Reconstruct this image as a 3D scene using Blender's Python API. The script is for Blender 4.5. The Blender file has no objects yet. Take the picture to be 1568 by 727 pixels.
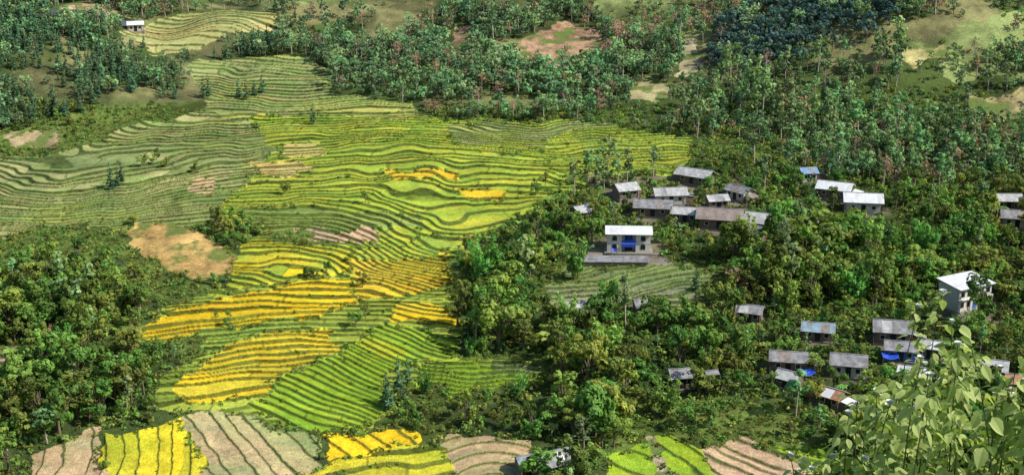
import bpy, math, numpy as np
from mathutils import Vector, Matrix
R = np.random.RandomState(7)
scene = bpy.context.scene
scene.view_settings.view_transform='Standard'; scene.view_settings.look='None'; scene.view_settings.exposure=0

# ---------------------------------------------------------------- camera
CAMZ=100.0; PITCH=math.radians(-17); F=2154.0
cam_d=bpy.data.cameras.new('camera'); cam=bpy.data.objects.new('camera',cam_d); scene.collection.objects.link(cam)
cam.location=(0,0,CAMZ); cam.rotation_euler=(math.radians(90)+PITCH,0,0)
cam_d.sensor_width=36; cam_d.lens=36*F/1568; cam_d.clip_end=5000; cam_d.clip_start=0.1
scene.camera=cam

# ---------------------------------------------------------------- noise
TAB=np.random.RandomState(3).rand(256,256)*2-1
def noise(x,y):
    xi=np.floor(x).astype(np.int64); yi=np.floor(y).astype(np.int64)
    fx=x-xi; fy=y-yi; fx=fx*fx*fx*(fx*(fx*6-15)+10); fy=fy*fy*fy*(fy*(fy*6-15)+10)
    a=TAB[xi&255,yi&255]; b=TAB[(xi+1)&255,yi&255]; c=TAB[xi&255,(yi+1)&255]; d=TAB[(xi+1)&255,(yi+1)&255]
    return (a*(1-fx)+b*fx)*(1-fy)+(c*(1-fx)+d*fx)*fy
def fbm(x,y,o=3):
    s=0;a=1.
    for i in range(o):
        s=s+a*noise(x+17.3*i,y+5.1*i); x=x*2.03;y=y*2.03;a*=.5
    return s
def hsh(n): 
    v=np.sin(n*12.9898+4.1)*43758.5453
    return v-np.floor(v)

# ---------------------------------------------------------------- base land form
yt=np.arange(-400,3000,1.0)
zt=np.interp(yt,[-400,-150,0,188,300,385,500,700,1200,3000],[190,150,97.4,-4.0,7.5,13.6,35,80,230,420])
k=np.hanning(23);k/=k.sum()
zt=np.convolve(np.pad(zt,11,'edge'),k,'valid')
def h0(x,y):
    z=np.interp(y,yt,zt)
    m=np.clip((y-230)/60,0,1)
    z=z+m*1.6*noise(x/70+3,y/60+8)
    m2=np.clip((y-395)/70,0,1)
    z=z+m2*7*noise(x/62+1.7,y/70+2.2)+m2*2.5*noise(x/24,y/28)
    z=z+15*np.exp(-((x-140)/58)**2-((y-440)/42)**2)
    z=z+2.6*np.exp(-((x+105)/26)**2-((y-338)/16)**2)
    z=z+5*np.exp(-((x+150)/50)**2-((y-430)/40)**2)
    return z
cp,sp=math.cos(PITCH),math.sin(PITCH)
TT=np.concatenate([np.arange(150,700,0.5),np.arange(700,1500,4)])
def ground(pts):
    """survey points -> map coordinates on the land surface"""
    out=[]
    for u,v in pts:
        dx=(u-784)/F; dz=-(v-363.5)/F
        d=np.array([dx,cp-sp*dz,sp+cp*dz])
        X=d[0]*TT;Y=d[1]*TT;Z=CAMZ+d[2]*TT
        hit=np.nonzero(Z<h0(X,Y))[0]
        i=hit[0] if len(hit) else len(TT)-1
        out.append((X[i],Y[i]))
    return np.array(out)
def pip(x,y,P):
    r=np.zeros(x.shape,bool)
    bb=(x>=P[:,0].min())&(x<=P[:,0].max())&(y>=P[:,1].min())&(y<=P[:,1].max())
    idx=np.nonzero(bb)[0]
    if len(idx)==0: return r
    X=x[idx];Y=y[idx];c=np.zeros(len(idx),bool)
    n=len(P);j=n-1
    for i in range(n):
        xi,yi=P[i];xj,yj=P[j]
        if yi!=yj:
            c^=((yi>Y)!=(yj>Y))&(X<(xj-xi)*(Y-yi)/(yj-yi)+xi)
        j=i
    r[idx]=c
    return r

OL=[(.31,.36,.13),(.26,.34,.10),(.42,.39,.16),(.28,.36,.11),(.42,.44,.11)]
BR=[(.36,.46,.05),(.46,.50,.05),(.31,.43,.05),(.54,.52,.05),(.40,.47,.07),(.33,.45,.04)]
GD=[(.80,.50,.02),(.86,.58,.02),(.74,.50,.02),(.64,.52,.04)]
GO=[(.78,.45,.03),(.70,.48,.03),(.68,.49,.05)]
GR=[(.26,.42,.03),(.35,.47,.03),(.24,.38,.03),(.30,.44,.03)]
MX=[(.76,.53,.02),(.34,.43,.05),(.68,.54,.03),(.30,.39,.06),(.58,.50,.04)]
MU=[(.28,.31,.14),(.22,.28,.10),(.34,.33,.19)]
BN=[(.48,.34,.18),(.52,.37,.21),(.43,.36,.17)]
# kind, polygon, palette, spacing, terrace height, direction(None=contour)
REG=[
('t',[(330,442),(560,378),(690,395),(706,560),(640,590),(590,640),(560,665),(400,640),(240,622),(255,570),(330,530),(300,520),(175,530),(230,485)],[(.32,.41,.06),(.42,.46,.06),(.25,.35,.05),(.56,.48,.04)],2.4,.5,-.1),
('t',[(-60,235),(60,240),(110,228),(210,195),(290,175),(330,160),(430,215),(400,270),(345,320),(330,347),(190,352),(90,345),(-60,385)],OL,2.7,.55,None),
('t',[(290,90),(470,85),(520,122),(510,145),(640,155),(640,185),(440,200),(330,180),(318,150)],OL+[(.50,.48,.12)],3.0,.55,None),
('t',[(380,178),(640,180),(830,186),(850,235),(885,287),(830,310),(770,345),(715,380),(690,400),(560,380),(450,352),(345,350),(335,320),(385,275),(425,225)],BR,2.6,.5,None),
('t',[(690,188),(900,188),(870,225),(760,240),(700,215)],OL+BR,2.6,.55,None),
('t',[(835,215),(905,188),(1065,212),(1062,250),(985,280),(900,287),(840,260)],BR+[(.36,.4,.14)],2.7,.7,None),
('t',[(590,264),(640,262),(705,264),(700,275),(600,274)],GO,3.0,.3,None),
('t',[(700,288),(772,290),(770,312),(735,310)],GO,3.0,.3,None),
('t',[(430,222),(495,218),(500,235),(440,240)],[(.66,.48,.15)],3.0,.3,None),
('t',[(385,250),(470,245),(475,262),(420,274)],[(.68,.48,.14),(.62,.44,.18)],3.0,.3,None),
('t',[(285,278),(330,275),(325,300),(288,300)],[(.56,.38,.21)],3.0,.3,None),
('t',[(370,318),(640,325),(650,352),(400,362)],[(.24,.32,.08),(.34,.41,.09),(.2,.28,.07)],2.6,.75,None),
('t',[(450,355),(575,352),(578,371),(500,368)],[(.60,.38,.24)],3,.4,None),
('p',[(195,342),(270,340),(330,375),(400,395),(345,432),(300,428),(205,388)],[(.56,.37,.13)],0,0,None),
('t',[(395,364),(560,378),(548,422),(345,442),(350,405)],MX,2.7,.55,None),
('t',[(560,378),(690,360),(745,365),(690,392),(540,402)],BR+[(.5,.45,.05)],2.7,.5,None),
('t',[(535,402),(690,387),(690,432),(600,457),(550,462),(530,430)],GO,2.6,.55,None),
('t',[(180,507),(340,455),(450,432),(533,432),(548,465),(480,492),(370,500),(260,522),(190,518)],GD,2.8,.6,-.16),
('t',[(275,585),(370,517),(517,505),(510,537),(440,577),(385,604),(290,612)],GD,2.3,.55,-.12),
('t',[(600,470),(695,465),(698,490),(605,490)],GD,3,.4,None),
('t',[(385,612),(480,562),(560,512),(600,495),(698,520),(698,547),(600,562),(585,632),(560,658),(470,668)],GR+[(.48,.50,.03)],2.0,.4,.3),
('t',[(30,700),(150,662),(178,770),(40,770)],BN,3.4,.2,('s',.98,.15)),
('t',[(160,665),(287,634),(318,770),(170,770)],[(.76,.56,.02),(.68,.56,.03),(.5,.5,.04)],2.9,.22,('s',.97,.2)),
('t',[(287,634),(335,628),(462,667),(520,770),(318,770)],[(.40,.38,.17),(.50,.38,.2),(.34,.37,.14)],3.2,.22,('s',.86,.5)),
('t',[(476,672),(640,664),(632,690),(510,704)],GD,3.6,.25,('s',.8,.6)),
('t',[(508,706),(640,687),(704,682),(718,770),(400,770)],[(.64,.55,.04),(.50,.53,.04)],5,.3,None),
('t',[(684,665),(805,665),(810,770),(715,770)],BN+[(.3,.33,.12)],2.6,.35,('c',756,650)),
('t',[(842,440),(870,408),(1050,405),(1115,425),(1050,472),(825,474)],MU,2.4,.7,None),
('t',[(650,560),(700,550),(830,543),(842,580),(700,603),(640,590)],GR+MU,2.4,.75,None),
('t',[(935,695),(1000,672),(1090,687),(1110,770),(940,770)],GR,4.2,.3,('s',.8,.6)),
('t',[(1085,687),(1135,678),(1250,730),(1260,770),(1110,770)],[(.60,.39,.25),(.52,.37,.22)],2.6,.3,('s',.6,.8)),
('t',[(1150,668),(1280,698),(1320,730),(1250,727)],GR,3,.3,None),
('t',[(180,48),(250,30),(430,20),(425,48),(300,76),(240,86)],[(.52,.43,.16),(.38,.40,.14),(.58,.43,.2)],4,.4,None),
('p',[(780,86),(815,48),(850,32),(912,40),(932,74),(900,90),(850,102)],[(.50,.31,.19)],0,0,None),
('p',[(684,84),(694,38),(724,38),(724,86)],[(.46,.30,.20)],0,0,None),
('p',[(1038,60),(1060,48),(1074,100),(1043,126)],[(.60,.52,.30)],0,0,None),
('p',[(1480,148),(1600,140),(1600,180),(1490,178)],[(.50,.42,.2)],0,0,None),
('p',[(960,150),(990,120),(1030,130),(1010,165)],[(.38,.33,.17)],0,0,None),
('p',[(1370,80),(1440,66),(1455,92),(1390,100)],[(.48,.43,.18)],0,0,None),
('p',[(10,205),(90,198),(95,222),(15,228)],[(.36,.28,.15)],0,0,None),
('p',[(-20,525),(38,528),(35,560),(-20,562)],[(.54,.38,.24)],0,0,None),
('p',[(95,8),(165,8),(165,24),(95,24)],[(.56,.37,.25)],0,0,None),
('p',[(885,378),(1010,383),(1030,405),(888,404)],[(.36,.32,.25)],0,0,None),
('p',[(978,668),(992,666),(1012,700),(1040,730),(1020,732),(996,706)],[(.50,.40,.26)],0,0,None),
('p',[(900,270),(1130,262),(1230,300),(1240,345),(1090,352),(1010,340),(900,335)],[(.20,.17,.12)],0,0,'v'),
]
REGP=[ground(r[1]) for r in REG]
VEG={ # vegetation zones
 'sparse':[[(890,-20),(1090,-20),(1095,50),(1000,65),(925,45)],[(1370,75),(1600,25),(1600,75),(1400,98)],[(400,-15),(560,-15),(560,10),(400,12)],[(1440,95),(1600,90),(1600,130),(1450,125)]],
 'scrub':[[(-60,350),(190,350),(200,388),(300,432),(340,445),(260,475),(180,400),(-60,440)],[(180,500),(550,460),(560,512),(460,575),(270,600),(270,540)],[(400,345),(700,345),(700,560),(380,620)],[(820,400),(1110,400),(1110,475),(820,475)],[(-60,215),(320,150),(300,220),(-60,255)],[(630,540),(850,540),(850,605),(630,610)],[(960,610),(1180,610),(1260,700),(940,690)],[(260,600),(700,600),(700,690),(480,680),(330,630)]],
 'conifer':[[(-80,30),(190,50),(300,92),(314,160),(190,200),(-80,225)],[(280,40),(420,40),(420,85),(300,92)]],
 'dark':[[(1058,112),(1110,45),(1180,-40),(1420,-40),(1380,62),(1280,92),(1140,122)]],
 'tall':[[(900,190),(1060,120),(1140,110),(1300,95),(1620,100),(1620,285),(1300,285),(1065,250),(1060,215)]],
 'village':[[(870,262),(1120,255),(1350,290),(1360,350),(1230,368),(1000,400),(870,400)],[(1130,470),(1600,470),(1600,640),(1130,640)]],
 'shadow':[[(830,470),(960,500),(950,610),(850,600)],[(1130,400),(1330,390),(1330,480),(1170,500)],[(740,420),(850,400),(830,470),(750,470)]],
}
VEGP={k:[ground(p) for p in v] for k,v in VEG.items()}
ROAD=ground([(60,18),(200,36),(205,45),(60,27)])

HL=[(1065,278,58,.55,2.6,-18,'light','wood'),(1025,308,52,.6,2.8,4,'light','plaster'),(957,303,36,.7,2.6,8,'light','wood'),
(1000,328,60,.5,2.7,2,'grey','wood'),(1050,336,42,.6,2.6,-12,'light','wood'),(1102,346,72,.55,3,-8,'brown','wood'),
(890,335,30,.7,2.5,20,'light','wood'),(1132,306,42,.6,2.6,-35,'grey','plaster'),(1168,350,56,.6,2.9,-14,'light','wood'),
(1152,364,44,.6,2.4,-30,'grey','wood'),(1278,302,54,.55,2.8,-12,'white','wood'),(1320,322,60,.6,3.2,-14,'white','plaster'),
(1234,360,46,.6,2.8,10,'light','wood'),(1236,276,26,.7,2.8,15,'blue','plaster'),(1540,320,44,.6,2.8,-10,'light','wood'),(1556,345,50,.6,2.8,-14,'grey','plaster'),
(1365,520,62,.6,3,-16,'grey','wood'),(1378,547,52,.6,2.8,-14,'grey','blue'),(1424,545,40,.6,2.8,-18,'light','wood'),
(1206,566,60,.6,2.8,-14,'grey','wood'),(1208,590,40,.55,2.2,-24,'light','wood'),(1298,572,58,.6,2.9,-16,'grey','plaster'),
(1274,622,40,.6,2.6,-26,'orange','wood'),(1042,588,40,.6,2.8,10,'grey','wood'),(1148,490,42,.6,2.6,-12,'grey','wood'),
(884,482,50,.5,2.4,4,'light','wood'),(985,480,32,.5,2.2,6,'grey','wood'),(1252,518,52,.6,2.6,-10,'blueg','wood'),
(1395,584,42,.6,2.6,-24,'white','plaster'),(1515,578,54,.6,2.8,-16,'light','wood'),
(846,722,74,.55,2.4,24,'grey','wood'),(806,722,34,.6,2.2,14,'blueg','wood'),(1088,592,20,.8,3,5,'grey','yellow'),(1097,318,34,.6,2.5,12,'light','wood'),
(1560,600,46,.6,2.7,-16,'orange','wood'),(208,48,24,.6,2.8,10,'white','plaster')]
HG=ground([(a[0],a[1]) for a in HL])
MAIN=ground([(962,382)])[0]; WB=ground([(1475,468)])[0]
HP=np.vstack([HG,[MAIN],[WB]])
HR=np.array([a[2]*HG[i,1]/F*0.52+.8 for i,a in enumerate(HL)]+[8.0,7.5])

def wfun(x,y):
    return 15*noise(x/52+9,y/64+4)+4.5*noise(x/20,y/27)+2.0*noise(x/7,y/9)+26*np.exp(-((x+108)/30)**2-((y-335)/22)**2)+12*np.exp(-((x+10)/22)**2-((y-300)/22)**2)-14*np.exp(-((x+20)/26)**2-((y-365)/26)**2)
def terr(x,y,bankout=False):
    h=h0(x,y); z=h.copy()
    n1=fbm(x/14,y/14,3); n2=fbm(x/3.1+40,y/3.1,2); n3=fbm(x/.9,y/.9,2)
    wx=x+1.6*noise(x/5.5,y/5.5)+.6*noise(x/1.7,y/1.7); wy=y+2.6*noise(x/6.5+50,y/6.5)+.8*noise(x/1.9+9,y/1.9)
    col=np.zeros((len(x),3)); bank=np.zeros(len(x))
    g=np.clip(.40+.4*n1+.25*n2+.15*n3,0,1)[:,None]
    col[:]=np.array([.035,.055,.018])*(1-g)+np.array([.10,.145,.035])*g
    hl=(np.clip((y-395)/20,0,1)*np.clip(fbm(x/20+4,y/20,3)*1.5,0,.85))[:,None]
    col=col*(1-hl)+np.array([.30,.28,.12])*(.5+.8*g)*hl
    reg=np.full(len(x),-1)
    for k,v in (('sparse',(.24,.29,.10)),('scrub',(.13,.18,.04))):
        for P in VEGP[k]:
            m=pip(wx,wy,P); col[m]=(np.array(v)*(.4+1.0*g))[m]
    z+=.35*n1*np.clip((y-180)/20,0,1)
    for i,(kd,_,pal,s,amp,dr) in enumerate(REG):
        m=pip(wx,wy,REGP[i])
        idx=np.nonzero(m)[0]
        if len(idx)==0: continue
        reg[idx]=i if dr!='v' else -2
        bank[idx]=0
        X=x[idx];Y=y[idx];pal=np.array(pal)
        if kd=='p':
            j=(.8+.35*n1[idx]+.25*n2[idx]+.15*n3[idx])[:,None]
            c=pal[0]*j
            gm=np.clip(fbm(X/4+9,Y/4,3)*1.8+.05,0,.9)[:,None]
            c=c*(1-gm)+np.array([.12,.18,.04])*gm
            col[idx]=c; continue
        W=wfun(X,Y)
        strip=isinstance(dr,tuple)
        if strip and dr[0]=='c':
            cx,cy=ground([(dr[1],dr[2]+110)])[0]; L=np.hypot(X-cx,(Y-cy)*.8)/s
        elif strip: L=(X*dr[1]+Y*dr[2]+1.4*noise(X/14,Y/14)+.25*n2[idx])/s; L=L+.25*noise(L*.8,L*0)
        elif dr is None: L=(Y+W)/s
        else: L=(Y+W*.45+dr*4*X*.45)/s
        if not strip: L=L+.7*noise(L*.45+3,X/30)
        n=np.floor(L); f=L-n
        rw=(.17+.14*hsh(n*7.7+i)+.07*n2[idx]) if not strip else (.12+.04*n2[idx])
        rw=np.clip(rw,.08,.4)
        saw=np.where(f<1-rw,f/(1-rw),(1-f)/rw)
        z[idx]=h[idx]-amp*saw+amp*.5
        seglen=12+30*hsh(n+i*7.)
        sg=np.floor((X+60*hsh(n*1.7)+2*noise(X/9,Y/9))/seglen)
        rip=.5+.50*fbm(X/26+i,Y/18+3,2)+.55*(hsh(n*3.1+sg*17.7+i)-.5)
        r=np.clip(rip,0,.999)*(len(pal)-1)
        k0=np.minimum(r.astype(int),len(pal)-1);k1=np.minimum(k0+1,len(pal)-1);fr=(r-k0)[:,None]
        c=pal[k0]*(1-fr)+pal[k1]*fr
        c=c*(.86+.26*hsh(n*5.3+sg*2.9)+.10*n1[idx]+.14*n2[idx]+.12*n3[idx])[:,None]
        pm=np.clip(fbm(X/9+30,Y/5,2)*1.3-.3,0,.55)[:,None]
        c=c*(1-pm)+c*np.array([.66,.86,.85])*pm
        rise=(np.clip((f-(1-rw))/.05,0,1)*(.85+.15*hsh(n*9.1+sg)))[:,None]
        gr=np.array([.05,.08,.016])*(.6+.8*hsh(n)+.4*n2[idx]+.3*n3[idx])[:,None]  # bank grass green, with the risers' shade darkened into the colour
        gr=gr*.85+c*.08
        c=c*(1-rise)+gr*rise
        bund=(f<.07)[:,None]
        c=np.where(bund,c*.7+np.array([.18,.24,.05])*.4,c)
        wd=np.clip((fbm(X/8,Y/8,2)-.55)*3,0,.9)[:,None]*np.clip((f[:,None]-.5)*3,0,1)
        c=c*(1-wd)+gr*wd
        q=(X+60*hsh(n*1.7)+2*noise(X/9,Y/9))/seglen; q=np.abs(q-np.round(q))*seglen
        dv=((q<.28)&(not strip))[:,None]
        c=np.where(dv,c*.45+gr*.5,c)
        col[idx]=c
        bank[idx]=np.where(f>1-rw,1.0,0)*(.35 if strip else 1)
    m=pip(x,y,ROAD); col[m]=(.09,.10,.11)
    for (hx,hy),r in zip(HP,HR):
        d=np.hypot(x-hx,y-hy)
        m=np.nonzero(d<r*1.7)[0]
        if len(m)==0: continue
        w=np.clip((r*1.3+1.2*n1[m]-d[m])/2.0,0,1)[:,None]*.7
        col[m]=col[m]*(1-w)+np.array([.27,.22,.16])*(.8+.3*n2[m][:,None])*w
    if bankout: return z,bank,reg
    return z,np.clip(col,.004,1),reg

# ---------------------------------------------------------------- materials
def newmat(name):
    m=bpy.data.materials.new(name); m.use_nodes=True
    nt=m.node_tree; b=nt.nodes['Principled BSDF']; return m,nt,b
def N(nt,t,**kw):
    n=nt.nodes.new(t)
    for k,v in kw.items(): setattr(n,k,v)
    return n
def mixc(nt,a,b,fac,mode='MIX'):
    n=N(nt,'ShaderNodeMix',data_type='RGBA',blend_type=mode)
    for s,v in ((6,a),(7,b),(0,fac)):
        if hasattr(v,'links') or hasattr(v,'is_linked'): nt.links.new(v,n.inputs[s])
        else: n.inputs[s].default_value=v if s==0 else (*v,1)
    return n.outputs[2]
def ground_mat():
    m,nt,b=newmat('terrain_soil_and_rice')
    at=N(nt,'ShaderNodeAttribute',attribute_name='Col')
    tc=N(nt,'ShaderNodeTexCoord')
    n1=N(nt,'ShaderNodeTexNoise'); n1.inputs['Scale'].default_value=1.6; n1.inputs['Detail'].default_value=6; n1.inputs['Roughness'].default_value=.75
    nt.links.new(tc.outputs['Object'],n1.inputs['Vector'])
    mr=N(nt,'ShaderNodeMapRange'); mr.inputs[1].default_value=.3; mr.inputs[2].default_value=.7; mr.inputs[3].default_value=.62; mr.inputs[4].default_value=1.34
    nt.links.new(n1.outputs[0],mr.inputs[0])
    v=N(nt,'ShaderNodeVectorMath',operation='SCALE'); nt.links.new(at.outputs['Color'],v.inputs[0]); nt.links.new(mr.outputs[0],v.inputs['Scale'])
    nt.links.new(v.outputs[0],b.inputs['Base Color'])
    b.inputs['Roughness'].default_value=.95; b.inputs['Specular IOR Level'].default_value=.1
    n2=N(nt,'ShaderNodeTexNoise'); n2.inputs['Scale'].default_value=3.5; n2.inputs['Detail'].default_value=5
    nt.links.new(tc.outputs['Object'],n2.inputs['Vector'])
    bp=N(nt,'ShaderNodeBump'); bp.inputs['Strength'].default_value=.8; bp.inputs['Distance'].default_value=.3
    nt.links.new(n2.outputs[0],bp.inputs['Height']); nt.links.new(bp.outputs[0],b.inputs['Normal'])
    return m
def leaf_mat(name,dark,light,transl=.3,var=.5,hue=.09):
    m,nt,b=newmat(name)
    at=N(nt,'ShaderNodeAttribute',attribute_name='tint')
    oi=N(nt,'ShaderNodeObjectInfo')
    c=mixc(nt,dark,light,at.outputs['Fac'])
    hs=N(nt,'ShaderNodeHueSaturation'); nt.links.new(c,hs.inputs['Color'])
    a=N(nt,'ShaderNodeMath',operation='MULTIPLY_ADD'); a.inputs[1].default_value=hue; a.inputs[2].default_value=.5-hue*.48
    nt.links.new(oi.outputs['Random'],a.inputs[0]); nt.links.new(a.outputs[0],hs.inputs['Hue'])
    w=N(nt,'ShaderNodeTexWhiteNoise',noise_dimensions='1D'); nt.links.new(oi.outputs['Random'],w.inputs['W'])
    q=N(nt,'ShaderNodeMath',operation='MULTIPLY_ADD'); q.inputs[1].default_value=var*1.6; q.inputs[2].default_value=1-var*.7
    nt.links.new(w.outputs['Value'],q.inputs[0]); nt.links.new(q.outputs[0],hs.inputs['Value'])
    nt.links.new(hs.outputs[0],b.inputs['Base Color'])
    b.inputs['Roughness'].default_value=.6; b.inputs['Specular IOR Level'].default_value=.25
    tr=N(nt,'ShaderNodeBsdfTranslucent')
    mn=N(nt,'ShaderNodeMix',data_type='RGBA',blend_type='MULTIPLY'); mn.inputs[0].default_value=1
    nt.links.new(hs.outputs[0],mn.inputs[6]); mn.inputs[7].default_value=(1.3,1.4,.6,1)
    nt.links.new(mn.outputs[2],tr.inputs['Color'])
    mx=N(nt,'ShaderNodeMixShader'); mx.inputs[0].default_value=transl
    nt.links.new(b.outputs[0],mx.inputs[1]); nt.links.new(tr.outputs[0],mx.inputs[2])
    nt.links.new(mx.outputs[0],nt.nodes['Material Output'].inputs['Surface'])
    return m
def plain(name,c,rough=.85,ns=3.0,amt=.35,wave=None,metal=0,stain=None):
    m,nt,b=newmat(name)
    tc=N(nt,'ShaderNodeTexCoord')
    n1=N(nt,'ShaderNodeTexNoise'); n1.inputs['Scale'].default_value=ns; n1.inputs['Detail'].default_value=6
    nt.links.new(tc.outputs['Object'],n1.inputs['Vector'])
    mr=N(nt,'ShaderNodeMapRange'); mr.inputs[1].default_value=.3; mr.inputs[2].default_value=.7
    nt.links.new(n1.outputs[0],mr.inputs[0])
    d=tuple(x*(1-amt) for x in c); l=tuple(min(1,x*(1+amt*.5)) for x in c)
    out=mixc(nt,d,l,mr.outputs[0])
    if stain:
        n2=N(nt,'ShaderNodeTexNoise'); n2.inputs['Scale'].default_value=.5; n2.inputs['Detail'].default_value=5; n2.inputs['Roughness'].default_value=.7
        nt.links.new(tc.outputs['Object'],n2.inputs['Vector'])
        m2=N(nt,'ShaderNodeMapRange'); m2.inputs[1].default_value=.5; m2.inputs[2].default_value=.66; m2.inputs[4].default_value=.8
        nt.links.new(n2.outputs[0],m2.inputs[0])
        out=mixc(nt,out,stain,m2.outputs[0])
    nt.links.new(out,b.inputs['Base Color'])
    b.inputs['Roughness'].default_value=rough; b.inputs['Metallic'].default_value=metal
    b.inputs['Specular IOR Level'].default_value=.3
    if wave:
        w=N(nt,'ShaderNodeTexWave'); w.inputs['Scale'].default_value=wave; nt.links.new(tc.outputs['Object'],w.inputs['Vector'])
        bp=N(nt,'ShaderNodeBump'); bp.inputs['Strength'].default_value=.6; bp.inputs['Distance'].default_value=.06
        nt.links.new(w.outputs['Fac'],bp.inputs['Height']); nt.links.new(bp.outputs[0],b.inputs['Normal'])
    return m
BARK=plain('bark',(.20,.15,.11),ns=2)
BARKL=plain('bark_pale',(.46,.40,.33),ns=2)
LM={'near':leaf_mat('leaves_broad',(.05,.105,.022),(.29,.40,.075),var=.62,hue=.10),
    'far':leaf_mat('leaves_hillside_haze_tint',(.09,.19,.10),(.36,.53,.25)),  # distance haze painted in as a paler, cooler leaf colour
    'dark':leaf_mat('leaves_painted_shade',(.055,.13,.12),(.14,.25,.22),var=.3),  # shade of the ravine slope painted in as darker, bluer leaves
    'con':leaf_mat('needles',(.04,.11,.055),(.18,.33,.14),.15,var=.45),
    'tall':leaf_mat('leaves_tall',(.09,.19,.08),(.38,.54,.23)),
    'bam':leaf_mat('leaves_bamboo',(.08,.19,.04),(.32,.48,.11),.35),
    'shr':leaf_mat('leaves_shrub',(.08,.15,.03),(.36,.46,.10),.3,hue=.11),
    'dry':leaf_mat('leaves_dry',(.22,.13,.08),(.50,.31,.20),.2,hue=.04)}

# ---------------------------------------------------------------- mesh helpers
def mesh_np(name,V,Fq,mats,mi=None,attr=None,smooth=False):
    me=bpy.data.meshes.new(name)
    V=np.asarray(V,dtype=np.float32); Fq=np.asarray(Fq,dtype=np.int32)
    me.vertices.add(len(V)); me.vertices.foreach_set('co',V.ravel())
    k=Fq.shape[1]
    me.loops.add(Fq.size); me.loops.foreach_set('vertex_index',Fq.ravel())
    me.polygons.add(len(Fq)); me.polygons.foreach_set('loop_start',np.arange(0,Fq.size,k,dtype=np.int32))
    try: me.polygons.foreach_set('loop_total',np.full(len(Fq),k,dtype=np.int32))
    except Exception: pass
    for m in mats: me.materials.append(m)
    if mi is not None: me.polygons.foreach_set('material_index',np.asarray(mi,dtype=np.int32))
    if smooth: me.polygons.foreach_set('use_smooth',np.ones(len(Fq),bool))
    me.update(calc_edges=True)
    if attr is not None:
        for an,(tp,dat) in attr.items():
            a=me.attributes.new(an,tp,'POINT')
            a.data.foreach_set({'FLOAT':'value','INT':'value','FLOAT_VECTOR':'vector','FLOAT_COLOR':'color'}[tp],np.ascontiguousarray(dat).ravel())
    return me
def tube(path,rad,sides=6):
    path=np.array(path,float);V=[];Fc=[]
    for i,p in enumerate(path):
        d=path[min(i+1,len(path)-1)]-path[max(i-1,0)]; d/=np.linalg.norm(d)+1e-9
        a=np.cross(d,[1,0,0] if abs(d[0])<.8 else [0,1,0]); a/=np.linalg.norm(a); b=np.cross(d,a)
        for s in range(sides):
            t=2*math.pi*s/sides; V.append(p+rad[i]*(math.cos(t)*a+math.sin(t)*b))
    for i in range(len(path)-1):
        for s in range(sides):
            s2=(s+1)%sides; Fc.append((i*sides+s,i*sides+s2,(i+1)*sides+s2,(i+1)*sides+s))
    return V,Fc
def leaves(C,Nn,size,rng,asp=.6):
    n=len(C)
    Nn=Nn/ (np.linalg.norm(Nn,axis=1)[:,None]+1e-9)
    r=rng.normal(size=(n,3)); T=np.cross(Nn,r); T/=np.linalg.norm(T,axis=1)[:,None]+1e-9; B=np.cross(Nn,T)
    s=(size*rng.uniform(.6,1.3,n))[:,None]
    V=np.stack([C-T*s,C-B*s*asp+Nn*s*.12,C+T*s,C+B*s*asp+Nn*s*.12],1).reshape(-1,3)
    return V,np.arange(4*n).reshape(n,4)
def build_tree(name,lobes,trunks,nl,size,lm,bark,seed,flat=.35):
    rng=np.random.RandomState(seed)
    Vs=[];Fs=[];M=[];T=[];off=0
    for pa,ra in trunks:
        v,f=tube(pa,ra); v=np.array(v); Vs.append(v);Fs.append(np.array(f)+off);M+= [1]*len(f);T.append(np.zeros(len(v)));off+=len(v)
    vol=np.array([l[1][0]*l[1][1]+l[1][0]*l[1][2] for l in lobes]);vol=vol/vol.sum()
    zmx=max(l[0][2]+l[1][2] for l in lobes); zmn=min(l[0][2]-l[1][2] for l in lobes)
    for (c,rr),w in zip(lobes,vol):
        n=max(8,int(nl*w)); d=rng.normal(size=(n,3)); d/=np.linalg.norm(d,axis=1)[:,None]
        nk=max(3,n//14); cd=rng.normal(size=(nk,3)); cd/=np.linalg.norm(cd,axis=1)[:,None]
        ci=rng.randint(0,nk,n); d=d*.33+cd[ci]; d/=np.linalg.norm(d,axis=1)[:,None]
        kr=rng.uniform(.55,1.2,nk)[ci]*rng.uniform(.85,1.05,n)
        C=np.array(c)+d*np.array(rr)*kr[:,None]
        Nn=d/np.array(rr)+rng.normal(size=(n,3))*.35/np.mean(rr); Nn[:,2]+=.25/np.mean(rr)
        v,f=leaves(C,Nn,size,rng); Vs.append(v);Fs.append(f+off);off+=len(v);M+=[0]*n
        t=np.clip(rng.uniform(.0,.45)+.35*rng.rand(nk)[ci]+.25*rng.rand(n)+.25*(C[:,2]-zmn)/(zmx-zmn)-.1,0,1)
        T.append(np.repeat(t,4))
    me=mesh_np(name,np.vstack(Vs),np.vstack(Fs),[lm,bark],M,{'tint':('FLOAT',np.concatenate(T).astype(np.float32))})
    return me
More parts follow.
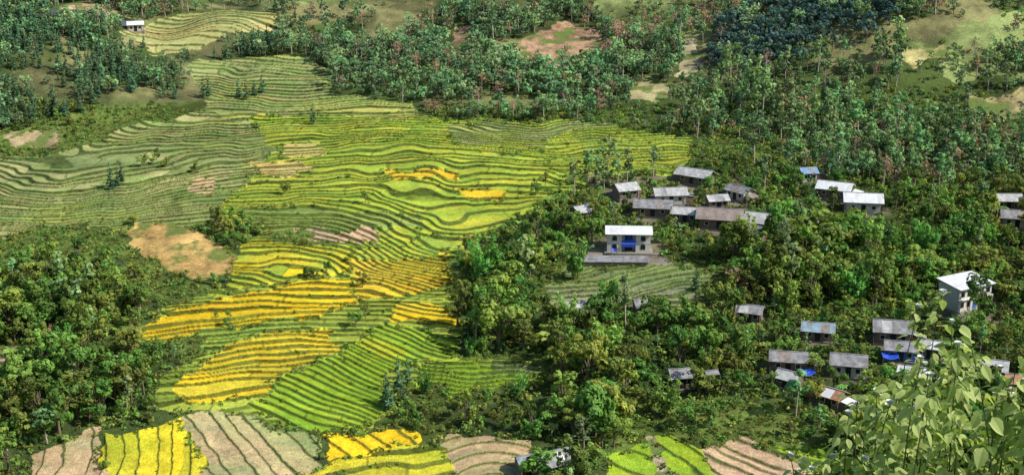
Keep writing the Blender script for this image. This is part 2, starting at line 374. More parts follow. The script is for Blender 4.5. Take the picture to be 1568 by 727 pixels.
def broad(name,seed,lm,h=8,w=3.2,nl=1700,size=.34,bark=BARK):
    r=np.random.RandomState(seed); lobes=[];tr=[]
    lean=r.uniform(-.5,.5,2)
    top=np.array([lean[0],lean[1],h*.72])
    tr.append(([(0,0,-.6),(lean[0]*.3,lean[1]*.3,h*.3),tuple(top)],[.24*h/8,.17*h/8,.05]))
    nlobe=r.randint(8,14)
    for i in range(nlobe):
        a=2.4*i+r.uniform(-.6,.6); rad=w*r.uniform(.25,.85)*(1 if i else 0); zz=h*r.uniform(.34,.9)
        rad*=1.15-abs(zz/h-.55)
        c=(lean[0]+rad*math.cos(a),lean[1]+rad*math.sin(a),zz); s=w*r.uniform(.22,.44)
        lobes.append((c,(s*r.uniform(.9,1.2),s*r.uniform(.9,1.2),s*r.uniform(.65,1.1))))
        st=h*r.uniform(.22,.42); tr.append(([(lean[0]*.3,lean[1]*.3,st),(c[0]*.6,c[1]*.6,(st+c[2])/2+.2),c],[.10*h/8,.06*h/8,.02]))
    return build_tree(name,lobes,tr,nl,size,lm,bark,seed+1)
def conifer(name,seed,lm,h=9,w=1.5,nl=1000,size=.3):
    r=np.random.RandomState(seed);lobes=[]
    k=9
    for i in range(k):
        t=i/(k-1); z=h*(.14+.84*t); s=w*(1-t)**.75*r.uniform(.8,1.15)+.15
        lobes.append(((r.uniform(-.15,.15),r.uniform(-.15,.15),z),(s,s,h*.085)))
    return build_tree(name,lobes,[([(0,0,-.5),(0,0,h*.6),(0,0,h*.97)],[.17,.1,.02])],nl,size,lm,BARK,seed+1)
def tallt(name,seed,lm,h=11,nl=900,size=.34):
    r=np.random.RandomState(seed);lobes=[];tr=[]
    l=r.uniform(-.5,.5,2)
    tr.append(([(0,0,-.6),(l[0]*.4,l[1]*.2,h*.45),(l[0],l[1],h*.93)],[.19,.13,.03]))
    for i in range(12):
        z=h*r.uniform(.42,.96);a=r.uniform(0,6.3);rad=r.uniform(.2,1.6)*(1.25-z/h)*1.9
        s=r.uniform(.6,1.15);c=(l[0]*z/h+rad*math.cos(a),l[1]*z/h+rad*math.sin(a),z)
        lobes.append((c,(s,s,s*.75)))
        tr.append(([(l[0]*z/h*.8,l[1]*z/h*.8,z-1.2),c],[.05,.02]))
    return build_tree(name,lobes,tr,nl,size,lm,BARKL,seed+1)
CULM=plain('culm',(.2,.24,.07))
def bamboo(name,seed,lm,h=9,nl=1500):
    r=np.random.RandomState(seed);lobes=[];tr=[]
    for i in range(16):
        a=r.uniform(0,6.3);b=r.uniform(.1,.9);hh=h*r.uniform(.6,1);sp_=r.uniform(.8,2.8)
        p=[];
        for t in np.linspace(0,1,6):
            p.append((math.cos(a)*(b+sp_*t**2.2),math.sin(a)*(b+sp_*t**2.2),hh*(t-.17*t**4)-.3))
        tr.append((p,[.05,.05,.045,.04,.03,.015]))
        for t in (.4,.55,.7,.83,.95,1.03):
            s=.75*(1.25-t)+.22
            lobes.append(((math.cos(a)*(b+sp_*t**2.2),math.sin(a)*(b+sp_*t**2.2),hh*(t-.17*t**4)-.3),(s,s,s*1.1)))
    return build_tree(name,lobes,tr,nl,.27,lm,CULM,seed+1)
def shrub(name,seed,lm,h=1.8,nl=260):
    r=np.random.RandomState(seed);lobes=[];tr=[]
    for i in range(5):
        a=r.uniform(0,6.3);rad=r.uniform(0,.9);s=r.uniform(.45,.85)
        c=(rad*math.cos(a),rad*math.sin(a),h*r.uniform(.3,.7))
        lobes.append((c,(s,s,s*.8)));tr.append(([(0,0,-.3),c],[.05,.02]))
    return build_tree(name,lobes,tr,nl,.2,lm,BARK,seed+1)
def banana(name,seed):
    r=np.random.RandomState(seed);V=[];Fc=[];M=[]
    for s in range(3):
        bx,by=r.uniform(-.9,.9,2); v,f=tube([(bx,by,-.3),(bx,by,1.2),(bx,by,2.3)],[.16,.13,.08]);o=len(V);V+=list(v);Fc+=[tuple(i+o for i in q) for q in f];M+=[1]*len(f)
        for k in range(8):
            a=r.uniform(0,6.3);L=r.uniform(1.6,2.4);o=len(V);n=6
            up=r.uniform(.5,1.3)
            for i in range(n+1):
                t=i/n;rr=L*t*.85;zz=2.2+up*L*(t-.75*t*t*1.2);w=.36*math.sin(math.pi*min(1,t*.9+.08))+.02
                V.append((bx+math.cos(a)*rr-math.sin(a)*w,by+math.sin(a)*rr+math.cos(a)*w,zz-.1))
                V.append((bx+math.cos(a)*rr,by+math.sin(a)*rr,zz))
                V.append((bx+math.cos(a)*rr+math.sin(a)*w,by+math.sin(a)*rr-math.cos(a)*w,zz-.1))
            for i in range(n):
                b=o+3*i;Fc.append((b,b+1,b+4,b+3));Fc.append((b+1,b+2,b+5,b+4));M+=[0,0]
    return mesh_np(name,V,Fc,[LM['bam'],BARK],M,{'tint':('FLOAT',np.random.RandomState(seed).uniform(.4,1,len(V)).astype(np.float32))})

# ---------------------------------------------------------------- terrain sheet
ys=np.concatenate([np.arange(-300,190,6.0),np.arange(190,330,.24),np.arange(330,430,.28),np.arange(430,560,.6),np.arange(560,900,5),np.arange(900,3000,60)])
tx=np.concatenate([np.linspace(-3,-.43,40)[:-1],np.linspace(-.43,.43,1300),np.linspace(.43,3,40)[1:]])
YY,TX=np.meshgrid(ys,tx,indexing='ij')
XX=TX*np.maximum(YY,150)
x=XX.ravel();y=YY.ravel()
z,col,reg=terr(x,y)
nr,nc=YY.shape
ii=np.arange((nr-1)*(nc-1)); a=(ii//(nc-1))*nc+ii%(nc-1)
Fq=np.stack([a,a+1,a+nc+1,a+nc],1)
me=mesh_np('terrain',np.stack([x,y,z],1),Fq,[ground_mat()],attr={'Col':('FLOAT_COLOR',np.hstack([col,np.ones((len(col),1))]).astype(np.float32))})
ter=bpy.data.objects.new('terrain_with_rice_terraces',me); scene.collection.objects.link(ter)

def zat(px,py):
    z,_,_=terr(np.array([float(px)]),np.array([float(py)])); return float(z[0])

# ---------------------------------------------------------------- scatter
def coll(name,meshes):
    c=bpy.data.collections.new(name)
    for i,m in enumerate(meshes):
        o=bpy.data.objects.new(f'{name}_{chr(97+i)}',m); c.objects.link(o)
    return c
def scatter(name,c,P,scl,seed):
    rng=np.random.RandomState(seed);n=len(P)
    me=bpy.data.meshes.new(name);me.vertices.add(n);me.vertices.foreach_set('co',P.astype(np.float32).ravel())
    def at(an,tp,d):
        a=me.attributes.new(an,tp,'POINT');a.data.foreach_set('vector' if tp=='FLOAT_VECTOR' else 'value',np.ascontiguousarray(d).ravel())
    rot=np.stack([rng.normal(0,.05,n),rng.normal(0,.05,n),rng.uniform(0,6.28,n)],1).astype(np.float32)
    at('rot','FLOAT_VECTOR',rot)
    sx=scl*rng.uniform(.85,1.2,n)
    at('scl','FLOAT_VECTOR',np.stack([sx,sx,scl*rng.uniform(.8,1.2,n)],1).astype(np.float32))
    at('kind','INT',rng.randint(0,len(c.objects),n).astype(np.int32))
    o=bpy.data.objects.new(name,me);scene.collection.objects.link(o)
    ng=bpy.data.node_groups.new(name+'_scatter','GeometryNodeTree')
    ng.interface.new_socket('Geometry',in_out='INPUT',socket_type='NodeSocketGeometry')
    ng.interface.new_socket('Geometry',in_out='OUTPUT',socket_type='NodeSocketGeometry')
    gi=ng.nodes.new('NodeGroupInput');go=ng.nodes.new('NodeGroupOutput')
    ip=ng.nodes.new('GeometryNodeInstanceOnPoints');ci=ng.nodes.new('GeometryNodeCollectionInfo')
    ci.inputs['Collection'].default_value=c;ci.inputs['Separate Children'].default_value=True;ci.inputs['Reset Children'].default_value=True
    ip.inputs['Pick Instance'].default_value=True
    def na(nm,tp):
        q=ng.nodes.new('GeometryNodeInputNamedAttribute');q.data_type=tp;q.inputs['Name'].default_value=nm;return q.outputs['Attribute']
    L=ng.links.new
    L(gi.outputs[0],ip.inputs['Points']);L(ci.outputs[0],ip.inputs['Instance']);L(na('rot','FLOAT_VECTOR'),ip.inputs['Rotation'])
    L(na('scl','FLOAT_VECTOR'),ip.inputs['Scale']);L(na('kind','INT'),ip.inputs['Instance Index']);L(ip.outputs[0],go.inputs[0])
    md=o.modifiers.new('scatter','NODES');md.node_group=ng
    return o
C={
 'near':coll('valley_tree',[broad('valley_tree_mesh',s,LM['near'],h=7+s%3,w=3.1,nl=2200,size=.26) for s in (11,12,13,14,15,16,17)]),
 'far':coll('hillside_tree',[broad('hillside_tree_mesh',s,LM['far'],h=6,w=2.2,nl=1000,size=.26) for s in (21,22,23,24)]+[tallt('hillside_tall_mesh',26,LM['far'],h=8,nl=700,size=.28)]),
 'dark':coll('shade_painted_tree',[broad('shade_painted_tree_mesh',s,LM['dark'],h=6,w=2.3,nl=800,size=.3) for s in (31,32,33)]),
 'con':coll('conifer_tree',[conifer('conifer_mesh',s,LM['con'],h=8,w=1.5,nl=1100,size=.26) for s in (41,42,43)]),
 'tall':coll('slender_tree',[tallt('slender_tree_mesh',s,LM['tall'],nl=1200,size=.3) for s in (51,52,53,54)]),
 'bam':coll('bamboo',[bamboo('bamboo_mesh',s,LM['bam'],nl=1900) for s in (61,62)]),
 'shr':coll('shrub',[shrub('shrub_mesh',s,LM['shr']) for s in (71,72,73)]),
 'ban':coll('banana',[banana('banana_mesh',s) for s in (81,82)]),
 'dry':coll('dry_tree',[broad('dry_tree_mesh',91,LM['dry'],h=5,w=2,nl=420,size=.2,bark=BARKL),tallt('dry_tall_mesh',92,LM['dry'],h=8,nl=300,size=.22)]),
}
def inzone(k,X,Y):
    m=np.zeros(len(X),bool)
    for P in VEGP[k]: m|=pip(X,Y,P)
    return m
def candidates(y0,y1,sp,seed):
    r=np.random.RandomState(seed);gy=np.arange(y0,y1,sp);L=[]
    for j,yy in enumerate(gy):
        gx=np.arange(-.47*yy,.47*yy,sp)+(j%2)*sp/2
        L.append(np.stack([gx,np.full(len(gx),yy)],1))
    P=np.vstack(L);P+=r.uniform(-.45,.45,P.shape)*sp
    return P,r
groups={k:([],[]) for k in C}
def add(k,X,Y,Z,S):
    if len(X): groups[k][0].append(np.stack([X,Y,Z-.1],1));groups[k][1].append(S)
def edge_clear(X,Y,m):
    ok=m.copy()
    for dx in (-1.3,1.3): ok&=(terr(X+dx,Y)[2]<0)
    ok&=(terr(X,Y+2.2)[2]<0)
    return ok
def behind_scale(X,Y):
    s=np.ones(len(X))
    for dy,v in ((17,.82),(12,.68),(8,.52),(5,.4)):
        s=np.where(terr(X,Y+dy)[2]>=0,v,s)
    return s
def near_house(X,Y,f=1.0,front=5.0):
    m=np.zeros(len(X),bool)
    for (hx,hy),r in zip(HP,HR):
        m|=np.hypot(X-hx,Y-hy)<r*f+1.2
        m|=(abs(X-hx*(Y/hy))<r*.8)&(Y<hy)&(Y>hy-r-front)
    return m
P,r=candidates(196,430,3.2,1)
X,Y=P[:,0],P[:,1];Z,_,rg=terr(X,Y)
ok=edge_clear(X,Y,rg<0)&~near_house(X,Y,.9,2.2)
scr=inzone('scrub',X,Y);con=inzone('conifer',X,Y);tal=inzone('tall',X,Y);vil=inzone('village',X,Y);spz=inzone('sparse',X,Y);drk=inzone('dark',X,Y);shd=inzone('shadow',X,Y)
dens=fbm(X/22+5,Y/22,2)
u=r.rand(len(X))
ok&=(dens+r.normal(0,.2,len(X))>-.9)
base=ok&~scr&~con&~tal&~spz&~drk&(Y<385)
sel=base&(~vil|(u<.92))
kk=r.rand(len(X))
S=np.clip(.72+.28*dens+r.normal(0,.22,len(X)),.35,1.35)
S=np.where(vil,S*.58,S)*behind_scale(X,Y); S=np.where(shd,S*1.25,S)
m=sel&(kk<.70);add('near',X[m],Y[m],Z[m],S[m])
m=sel&(kk>=.70)&(kk<.86);add('bam',X[m],Y[m],Z[m],S[m]*.85)
m=sel&(kk>=.86)&(kk<.91);add('ban',X[m],Y[m],Z[m],np.maximum(S[m],.6)*1.0)
m=sel&(kk>=.91)&(kk<.98);add('tall',X[m],Y[m],Z[m],S[m]*.85)
m=sel&(kk>=.98);add('dry',X[m],Y[m],Z[m],S[m]*.85)
m=ok&scr&(u<.26);add('near',X[m],Y[m],Z[m],S[m]*.5)
P,r=candidates(196,400,1.5,2)
X,Y=P[:,0],P[:,1];Z,bk,rg=terr(X,Y,True);u=r.rand(len(X));scr=inzone('scrub',X,Y)
m=(rg<0)&(u<np.where(scr,.8,.6))&~near_house(X,Y,.7,.3);add('shr',X[m],Y[m],Z[m],r.uniform(.35,1.05,m.sum())*np.where(scr[m],.75,1))
m=(rg>=0)&(u<.008)&(fbm(X/12,Y/12,2)>.1);add('shr',X[m],Y[m],Z[m],r.uniform(.3,.7,m.sum()))
P,r=candidates(200,400,.95,9)
X,Y=P[:,0],P[:,1];Z,bk,rg=terr(X,Y,True);u=r.rand(len(X));nb=fbm(X/10+70,Y/6,2)
m=(bk>0)&(u<bk*np.clip(.10+.9*(nb-.25),.04,.8));add('shr',X[m],Y[m],Z[m]-.05,r.uniform(.14,.40,m.sum()))
r1=terr(X+.9,Y)[2];r2=terr(X,Y+1.1)[2]
m=(rg>=0)&((r1!=rg)|(r2!=rg))&(u<.45);add('shr',X[m],Y[m],Z[m]-.05,r.uniform(.2,.6,m.sum()))
# hills
P,r=candidates(330,620,2.7,3)
X,Y=P[:,0],P[:,1];Z,_,rg=terr(X,Y);u=r.rand(len(X))
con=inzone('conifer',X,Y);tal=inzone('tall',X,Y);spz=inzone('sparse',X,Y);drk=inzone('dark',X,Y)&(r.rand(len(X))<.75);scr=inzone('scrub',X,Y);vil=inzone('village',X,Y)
d=fbm(X/30+2,Y/30,2); clr=fbm(X/20+4,Y/20,3)
ok=(rg<0)&(terr(X,Y+1.5)[2]<0)&~near_house(X,Y)&~pip(X,Y,ROAD)&~scr&~vil
ok&=(d+r.normal(0,.25,len(X))>-.7)&((clr+r.normal(0,.15,len(X))<.52)|(Y<395))
S=np.clip(.76+.2*d+r.normal(0,.22,len(X)),.3,1.3)*np.maximum(behind_scale(X,Y),.45)
w2=r.rand(len(X))
dr=ok&~con&~drk&(w2<.07+.22*(fbm(X/12,Y/12,2)>.35));add('dry',X[dr],Y[dr],Z[dr],S[dr]*1.05);ok&=~dr
m=ok&con&(u<.7);add('con',X[m],Y[m],Z[m],S[m]*.8)
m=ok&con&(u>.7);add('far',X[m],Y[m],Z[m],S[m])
m=ok&tal&~drk&~con&(u<.45);add('tall',X[m],Y[m],Z[m],S[m]*1.0)
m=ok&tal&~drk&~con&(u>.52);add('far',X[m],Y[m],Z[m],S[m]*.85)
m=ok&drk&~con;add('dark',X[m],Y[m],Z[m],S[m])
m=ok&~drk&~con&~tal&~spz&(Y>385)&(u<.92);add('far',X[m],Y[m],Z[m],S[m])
m=ok&~drk&~con&~tal&~spz&(Y>385)&(u>.92);add('con',X[m],Y[m],Z[m],S[m]*.7)
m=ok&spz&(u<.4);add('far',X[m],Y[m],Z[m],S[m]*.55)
m=ok&spz&(u>.4);add('shr',X[m],Y[m],Z[m],S[m]*.9)
NM={'near':'valley_woodland','far':'hillside_forest','dark':'distant_ravine_forest','con':'conifer_forest','tall':'slender_tree_grove','bam':'bamboo_thicket','shr':'shrub_thicket','ban':'banana_grove','dry':'dry_scrub_trees'}
for i,(k,(p,s)) in enumerate(groups.items()):
    if p: 
        P=np.vstack(p);S=np.concatenate(s);scatter(NM[k],C[k],P,S,100+i);print(k,len(P))
def put(name,k,uvs,s):
    G=ground(uvs)
    for i,(gx,gy) in enumerate(G):
        me=C[k].objects[i%len(C[k].objects)].data
        o=bpy.data.objects.new(name,me);scene.collection.objects.link(o)
        o.location=(gx,gy,zat(gx,gy)-.15);sc=s*R.uniform(.85,1.2);o.scale=(sc,sc,sc*R.uniform(.9,1.15));o.rotation_euler=(0,0,R.uniform(0,6.28))
put('cypress_tree','con',[(180,285),(170,290),(186,280),(378,152),(390,147),(402,142),(366,150),(592,620),(596,628),(610,600),(624,590),(618,615),(480,190),(1065,445),(312,150),(320,148)],.68)
put('broadleaf_tree','near',[(700,500),(760,480),(800,460),(780,420),(1080,540),(1040,560),(900,600),(860,560),(900,570),(930,600),(860,600),(1110,470),(1180,460),(1340,470),(1500,500),(1400,430),(1190,430),(1240,470),(200,560),(120,600),(60,640)],1.05)
put('broadleaf_tree','near',[(235,252),(222,256),(240,246),(650,640),(640,655),(700,640),(760,650),(620,640),(355,338),(372,345),(385,352),(362,352),(205,345),(560,312),(345,378),(440,300),(690,215),(820,300),(835,285),(480,430),(500,425),(555,440),(470,425),(300,265),(350,500),(255,255),(545,500),(560,490)],.42)
put('bamboo_clump','bam',[(1290,420),(1260,440),(1310,400),(1160,440),(880,430),(740,440),(1130,560),(930,560),(1020,640),(1200,480),(1490,380),(1420,400),(1350,430)],1.1)
put('bamboo_clump','bam',[(650,600),(720,545),(740,540),(790,610),(800,600),(1015,372),(1040,380),(905,360)],.5)
put('slender_tree','tall',[(900,285),(925,290),(945,292),(960,288),(1000,272),(930,270),(1170,300),(1450,300),(1400,290),(880,300),(915,275)],.9)

# ---------------------------------------------------------------- buildings
ST=(.20,.12,.08)
MT={'light':plain('roof_fibre_cement',(.52,.52,.51),ns=.9,amt=.4,wave=1.8,stain=(.25,.24,.22)),'grey':plain('roof_weathered',(.30,.30,.31),ns=.8,amt=.5,wave=1.8,stain=(.16,.14,.12)),
'brown':plain('roof_aged_tile',(.32,.27,.24),ns=1,amt=.45,wave=1.8,stain=ST),'white':plain('roof_new_sheet',(.74,.76,.78),ns=.6,amt=.15,wave=1.8,stain=(.5,.49,.46)),
'blue':plain('roof_blue',(.22,.36,.55),ns=.8,wave=1.8),'blueg':plain('roof_bluegrey',(.27,.38,.45),ns=.8,wave=1.8,stain=ST),'orange':plain('roof_tile',(.48,.25,.15),ns=1.5,amt=.4,wave=2.2),
'wood':plain('wall_timber',(.22,.16,.11),ns=1.5,wave=3),'plaster':plain('wall_plaster',(.50,.47,.40),ns=.7,amt=.25),'yellow':plain('wall_yellow',(.62,.42,.10),ns=.8),
'stone':plain('plinth',(.28,.26,.22),ns=2),'dark':plain('window_dark',(.02,.025,.03),rough=.3),'frame':plain('frame_white',(.7,.7,.68)),'wallw':plain('wall_whitewash',(.66,.62,.54),ns=.6,amt=.2),
'tarp':plain('tarp_blue',(.03,.10,.55),ns=2,rough=.5),'bluewall':plain('wall_blue',(.06,.14,.48),ns=1)}
def part(name,V,Fc,mat,par):
    me=bpy.data.meshes.new(name);me.from_pydata([tuple(v) for v in V],[],Fc);me.materials.append(mat);me.update()
    o=bpy.data.objects.new(name,me);scene.collection.objects.link(o);o.parent=par;return o
BF=[(0,3,2,1),(4,5,6,7),(0,1,5,4),(1,2,6,5),(2,3,7,6),(3,0,4,7)]
def box(name,x0,x1,y0,y1,z0,z1,mat,par,dz=0):
    return part(name,[(x0,y0,z0),(x1,y0,z0),(x1,y1,z0),(x0,y1,z0),(x0,y0,z1),(x1,y0,z1),(x1,y1,z1+dz),(x0,y1,z1+dz)],BF,mat,par)
def slab(name,P,t,mat,par):
    P=[Vector(p) for p in P];n=(P[1]-P[0]).cross(P[2]-P[0]).normalized()
    if n.z<0:n=-n
    return part(name,[p for p in P]+[p+n*t for p in P],BF,mat,par)
def empty(name,gx,gy,rot,zz=None):
    e=bpy.data.objects.new(name,None);scene.collection.objects.link(e);e.location=(gx,gy,zat(gx,gy) if zz is None else zz);e.rotation_euler=(0,0,math.radians(rot));e.empty_display_size=.5;return e
def window(i,cx,y,z0,w,h,par):
    box(f'window_frame_{i}',cx-w/2-.08,cx+w/2+.08,y-.05,y-.002,z0-.08,z0+h+.08,MT['frame'],par)
    box(f'window_pane_{i}',cx-w/2,cx+w/2,y-.07,y-.052,z0,z0+h,MT['dark'],par)
for i,a in enumerate(HL):
    gx,gy=HG[i];w=a[2]*gy/F;d=max(3.2,w*a[3]*R.uniform(.9,1.25));h=a[4]*.86
    wall=MT['bluewall'] if a[7]=='blue' else MT[a[7]]
    e=empty('village_house',gx,gy,a[5]*1.3+R.uniform(-12,12),zat(gx,gy)+.15)
    hw=w/2*.88;hd=d/2
    box('plinth',-hw-.25,hw+.25,-hd-.25,hd+.25,-2.2,0,MT['stone'],e)
    box('walls',-hw,hw,-hd,hd,.001,h,wall,e)
    rh=d*.24;ov=.6;ew=w/2+.2
    box('door',-.5,.5,-hd-.06,-hd-.003,.05,1.95,MT['dark'],e)
    for q,cx in enumerate([-hw*.6,hw*.6]): window(q+1,cx,-hd,.9,.8,.8,e)
    part('gables',[(-hw,-hd,h),(-hw,hd,h),(-hw,0,h+rh-.05),(hw,-hd,h),(hw,hd,h),(hw,0,h+rh-.05)],[(0,2,1),(3,4,5)],wall,e)
    z0=h-ov*rh/hd
    slab('roof_front',[(-ew,-hd-ov,z0),(ew,-hd-ov,z0),(ew,0,h+rh),(-ew,0,h+rh)],.09,MT[a[6]],e)
    slab('roof_back',[(-ew,0,h+rh),(ew,0,h+rh),(ew,hd+ov,z0),(-ew,hd+ov,z0)],.09,MT[a[6]],e)
    box('roof_ridge',-ew-.03,ew+.03,-.14,.14,h+rh+.06,h+rh+.16,MT['grey'],e)
    for sx in (-1,1): box('veranda_post',sx*(ew-.3)-.07,sx*(ew-.3)+.07,-hd-ov+.12,-hd-ov+.26,-.6,z0-.02,MT['wood'],e)
    rp=[MT['light'],MT['grey'],MT['white'],MT['brown']][i%4]
    if i%3!=2:
        t0=R.uniform(-ew*.7,ew*.2);t1=t0+R.uniform(1.2,2.4);nn=Vector((0,-rh,hd)).normalized()*.095
        slab('roof_patch',[(t0,-hd-ov+.1+nn.y,z0+.03+nn.z),(t1,-hd-ov+.1+nn.y,z0+.03+nn.z),(t1,-.3+nn.y,h+rh*(1-.3/hd)+nn.z),(t0,-.3+nn.y,h+rh*(1-.3/hd)+nn.z)],.02,rp,e)
    if i%3==1:
        part('lean_to_roof',[(ew+.02,-hd,h*.8),(ew+2.4,-hd,h*.62),(ew+2.4,hd*.7,h*.62),(ew+.02,hd*.7,h*.8)],[(0,1,2,3)],rp,e)
        box('lean_to_walls',hw+.01,ew+2.0,-hd+.2,hd*.6,-1,h*.6,MT['wood'],e)
# main two-storey house
e=empty('white_two_storey_house',MAIN[0],MAIN[1],-3,zat(*MAIN)+.2); e.scale=(.95,.95,.84)
W=5.0
box('plinth',-W-.6,W+.6,-3.6,3.4,-2.5,0,MT['stone'],e)
box('wing_left',-W,-1.6,-2.6,3,.001,5.0,MT['wallw'],e);box('wing_right',1.6,W,-2.6,3,.001,5.0,MT['wallw'],e)
box('centre_bay',-1.598,1.598,-1.2,3,.001,5.0,MT['wallw'],e)
box('balcony_slab',-1.597,1.597,-2.7,-1.202,2.45,2.6,MT['frame'],e);box('balcony_rail',-1.597,1.597,-2.72,-2.64,2.602,3.3,MT['tarp'],e)
box('blue_awning',-1.55,1.55,-3.0,-2.75,1.5,2.3,MT['tarp'],e,dz=.2)
box('door',-.9,.9,-1.25,-1.203,.05,2.1,MT['dark'],e);box('upper_door',-.9,.9,-1.25,-1.203,2.65,4.5,MT['bluewall'],e)
box('floor_band',-W-.04,-1.6,-2.66,-2.602,2.4,2.58,MT['frame'],e);box('floor_band_right',1.6,W+.04,-2.66,-2.602,2.4,2.58,MT['frame'],e)
q=0
for cx in (-3.3,3.3):
    for z0 in (.8,3.05):
        q+=1;window(q,cx,-2.6,z0,1.1,1.0,e)
        pts=[(cx+.55*math.cos(t),-2.672,z0+1.0+.4*math.sin(t)) for t in np.linspace(0,math.pi,9)]
        part(f'window_arch_{q}',pts,[tuple(range(9))],MT['dark'],e)
slab('roof_front',[(-W-.5,-3.3,4.95),(W+.5,-3.3,4.95),(W+.5,.2,6.2),(-W-.5,.2,6.2)],.1,MT['white'],e)
slab('roof_back',[(-W-.5,.2,6.2),(W+.5,.2,6.2),(W+.5,3.6,4.95),(-W-.5,3.6,4.95)],.1,MT['white'],e)
part('gables',[(-W,-2.6,5),(-W,3,5),(-W,.2,6.15),(W,-2.6,5),(W,3,5),(W,.2,6.15)],[(0,2,1),(3,4,5)],MT['wallw'],e)
e=empty('white_concrete_house',WB[0],WB[1],28,zat(*WB)+.2); e.scale=(.95,.95,.88)
box('plinth',-5,5,-3.4,3.4,-2.5,0,MT['stone'],e);box('walls',-4.6,4.6,-3,3,.001,5.4,MT['wallw'],e)
box('floor_slab',-4.75,4.75,-3.5,-3.003,2.7,2.86,MT['frame'],e)
slab('roof',[(-5.1,-3.7,5.4),(5.1,-3.7,5.4),(5.1,3.5,6.1),(-5.1,3.5,6.1)],.14,MT['white'],e)
for q in range(5):
    cx=-3.6+1.8*q;window(q+1,cx,-3,3.4,1.0,1.2,e)
    if q!=2: window(q+6,cx,-3,.9,1.0,1.2,e)
box('door',-.5,.5,-3.06,-3.003,.05,2.1,MT['bluewall'],e)
for q,cx in enumerate((-4.6,-1.5,1.5,4.6)): box(f'pillar_{q}',cx-.12,cx+.12,-3.45,-3.2,.001,2.698,MT['frame'],e)
g=ground([(942,404)])[0];e=empty('long_shed',g[0],g[1],-1,zat(*g)+.1)
box('walls',-7,7,-1.1,1.1,-1.5,1.0,MT['stone'],e);slab('roof',[(-7.4,-1.6,1.0),(7.4,-1.6,1.0),(7.4,1.5,1.5),(-7.4,1.5,1.5)],.09,MT['grey'],e)
for (uu,vv,ww) in ((1236,582,2.4),(1362,556,3.0),(940,392,1.2)):
    g=ground([(uu,vv)])[0];e=empty('blue_tarpaulin',g[0],g[1],R.uniform(-20,20))
    V=[];n=7
    for j in range(n):
        for i2 in range(n): V.append((ww*(i2/(n-1)-.5),ww*.7*(j/(n-1)-.5),1.5+.5*j/(n-1)-.35*math.sin(math.pi*i2/(n-1))+R.uniform(-.05,.05)))
    part('sheet',V,[(j*n+i2,j*n+i2+1,(j+1)*n+i2+1,(j+1)*n+i2) for j in range(n-1) for i2 in range(n-1)],MT['tarp'],e)
    for sx in (-1,1):
        for sy,zz in ((-1,1.5),(1,2.0)): box('pole',sx*ww/2-.04,sx*ww/2+.04,sy*ww*.35-.04,sy*ww*.35+.04,-.5,zz,MT['wood'],e)

# ---------------------------------------------------------------- foreground leafy shrub on the near slope
rs=np.random.RandomState(5)
LF=leaf_mat('leaves_foreground',(.11,.19,.03),(.62,.70,.26),.4,var=0,hue=0)
PET=plain('petal_white',(.78,.80,.72),amt=.1)
STM=plain('stem_green',(.10,.11,.05),ns=8)
V=[];Fc=[];M=[];T=[]
def addleaf(p,d,L,w,t,mi=0):
    d=d/np.linalg.norm(d);s=np.cross(d,[0,0,1]);s/=np.linalg.norm(s)+1e-6;n=np.cross(s,d)
    roll=rs.uniform(-.8,.8);s2=s*math.cos(roll)+n*math.sin(roll);n2=np.cross(s2,d)
    o=len(V);prof=[(0,.03),(.25,.8),(.5,1),(.78,.62),(1.0,.03)]
    for tt,ww in prof:
        c=p+d*L*tt-np.array([0,0,1])*L*.35*tt*tt
        V.extend([c-s2*w*ww+n2*w*.25*ww,c,c+s2*w*ww+n2*w*.25*ww])
        T.extend([t,t*.8,t])
    for i in range(4):
        b=o+3*i;Fc.append((b,b+1,b+4,b+3));Fc.append((b+1,b+2,b+5,b+4));M.extend([mi,mi])
def h0s(a,b): return float(h0(np.array([a]),np.array([b]))[0])
tips=[]
for i in range(95):
    tx_=2.1+2.5*rs.rand()**.8;ty=rs.uniform(8.6,11.4)
    top=np.interp(tx_,[2.1,2.5,2.9,3.1,3.25,3.5,4.6],[95.1,95.5,95.8,96.0,96.3,96.1,96.15])
    tips.append((tx_*ty/10,ty,100-(100-(top-.85*rs.rand()**1.3))*ty/10))
tips+=[(3.24,10,96.5),(3.1,10.1,96.35),(3.3,9.9,96.3)]
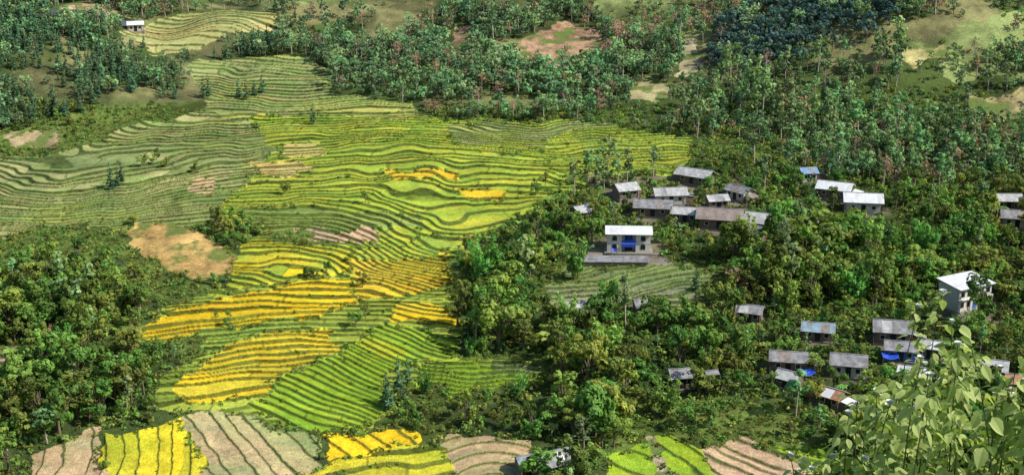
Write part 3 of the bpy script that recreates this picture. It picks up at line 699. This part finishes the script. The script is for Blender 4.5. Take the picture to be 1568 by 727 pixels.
for (a,b,c) in tips:
    bx=a*.75+.8+rs.uniform(-.35,.35);by=b+rs.uniform(-.3,.5);bz=h0s(bx,by)-.1
    p0=np.array([bx,by,bz]);p3=np.array([a,b,c]);mid=(p0+p3)/2+np.array([rs.uniform(-.45,.45),rs.uniform(-.3,.3),.35])
    pts=[(1-t)**2*p0+2*t*(1-t)*mid+t*t*p3 for t in np.linspace(0,1,12)]
    v,f=tube(pts,list(np.linspace(.016,.003,12)),5);o=len(V);V.extend(v);T.extend([.3]*len(v));Fc.extend([tuple(k+o for k in q) for q in f]);M.extend([1]*len(f))
    for k2 in range(72):
        t=1-.6*rs.rand()**1.25;p=(1-t)**2*p0+2*t*(1-t)*mid+t*t*p3
        a2=rs.uniform(0,6.28);d=np.array([math.cos(a2),math.sin(a2),rs.uniform(-1.1,.5)])
        L=rs.uniform(.065,.145)*(1.15-.35*t)
        br=rs.uniform(.0,.2)*(1.2-t*.8)
        addleaf(p+d*br,d,L,L*rs.uniform(.28,.42),rs.uniform(0,1)**.8)
    for k2 in range(3):
        if rs.rand()<.4:
            for k3 in range(6):
                a2=rs.uniform(0,6.28);addleaf(p3,np.array([math.cos(a2)*.5,math.sin(a2)*.5,1]),.06,.02,1,2)
me=bpy.data.meshes.new('foreground_shrub');me.from_pydata([tuple(v) for v in V],[],Fc)
for m_ in (LF,STM,PET): me.materials.append(m_)
me.polygons.foreach_set('material_index',np.array(M,dtype=np.int32));a_=me.attributes.new('tint','FLOAT','POINT');a_.data.foreach_set('value',np.array(T,dtype=np.float32))
o=bpy.data.objects.new('leafy_foreground_shrub',me);scene.collection.objects.link(o)

# ---------------------------------------------------------------- light
EL=math.radians(45);AZ=math.radians(108)
sv=Vector((math.cos(EL)*math.sin(AZ),math.cos(EL)*math.cos(AZ),math.sin(EL)))
sd=bpy.data.lights.new('sun','SUN');sd.energy=5.0;sd.angle=math.radians(.5);sd.color=(1,.95,.85)
so=bpy.data.objects.new('sun',sd);scene.collection.objects.link(so);so.rotation_euler=sv.to_track_quat('Z','Y').to_euler();so.location=(200,100,300)
w=bpy.data.worlds.new('World');scene.world=w;w.use_nodes=True
nt=w.node_tree;bg=nt.nodes['Background'];sk=nt.nodes.new('ShaderNodeTexSky');sk.sky_type='NISHITA';sk.sun_disc=False;sk.sun_elevation=EL;sk.sun_rotation=AZ
nt.links.new(sk.outputs[0],bg.inputs[0]);bg.inputs[1].default_value=.15
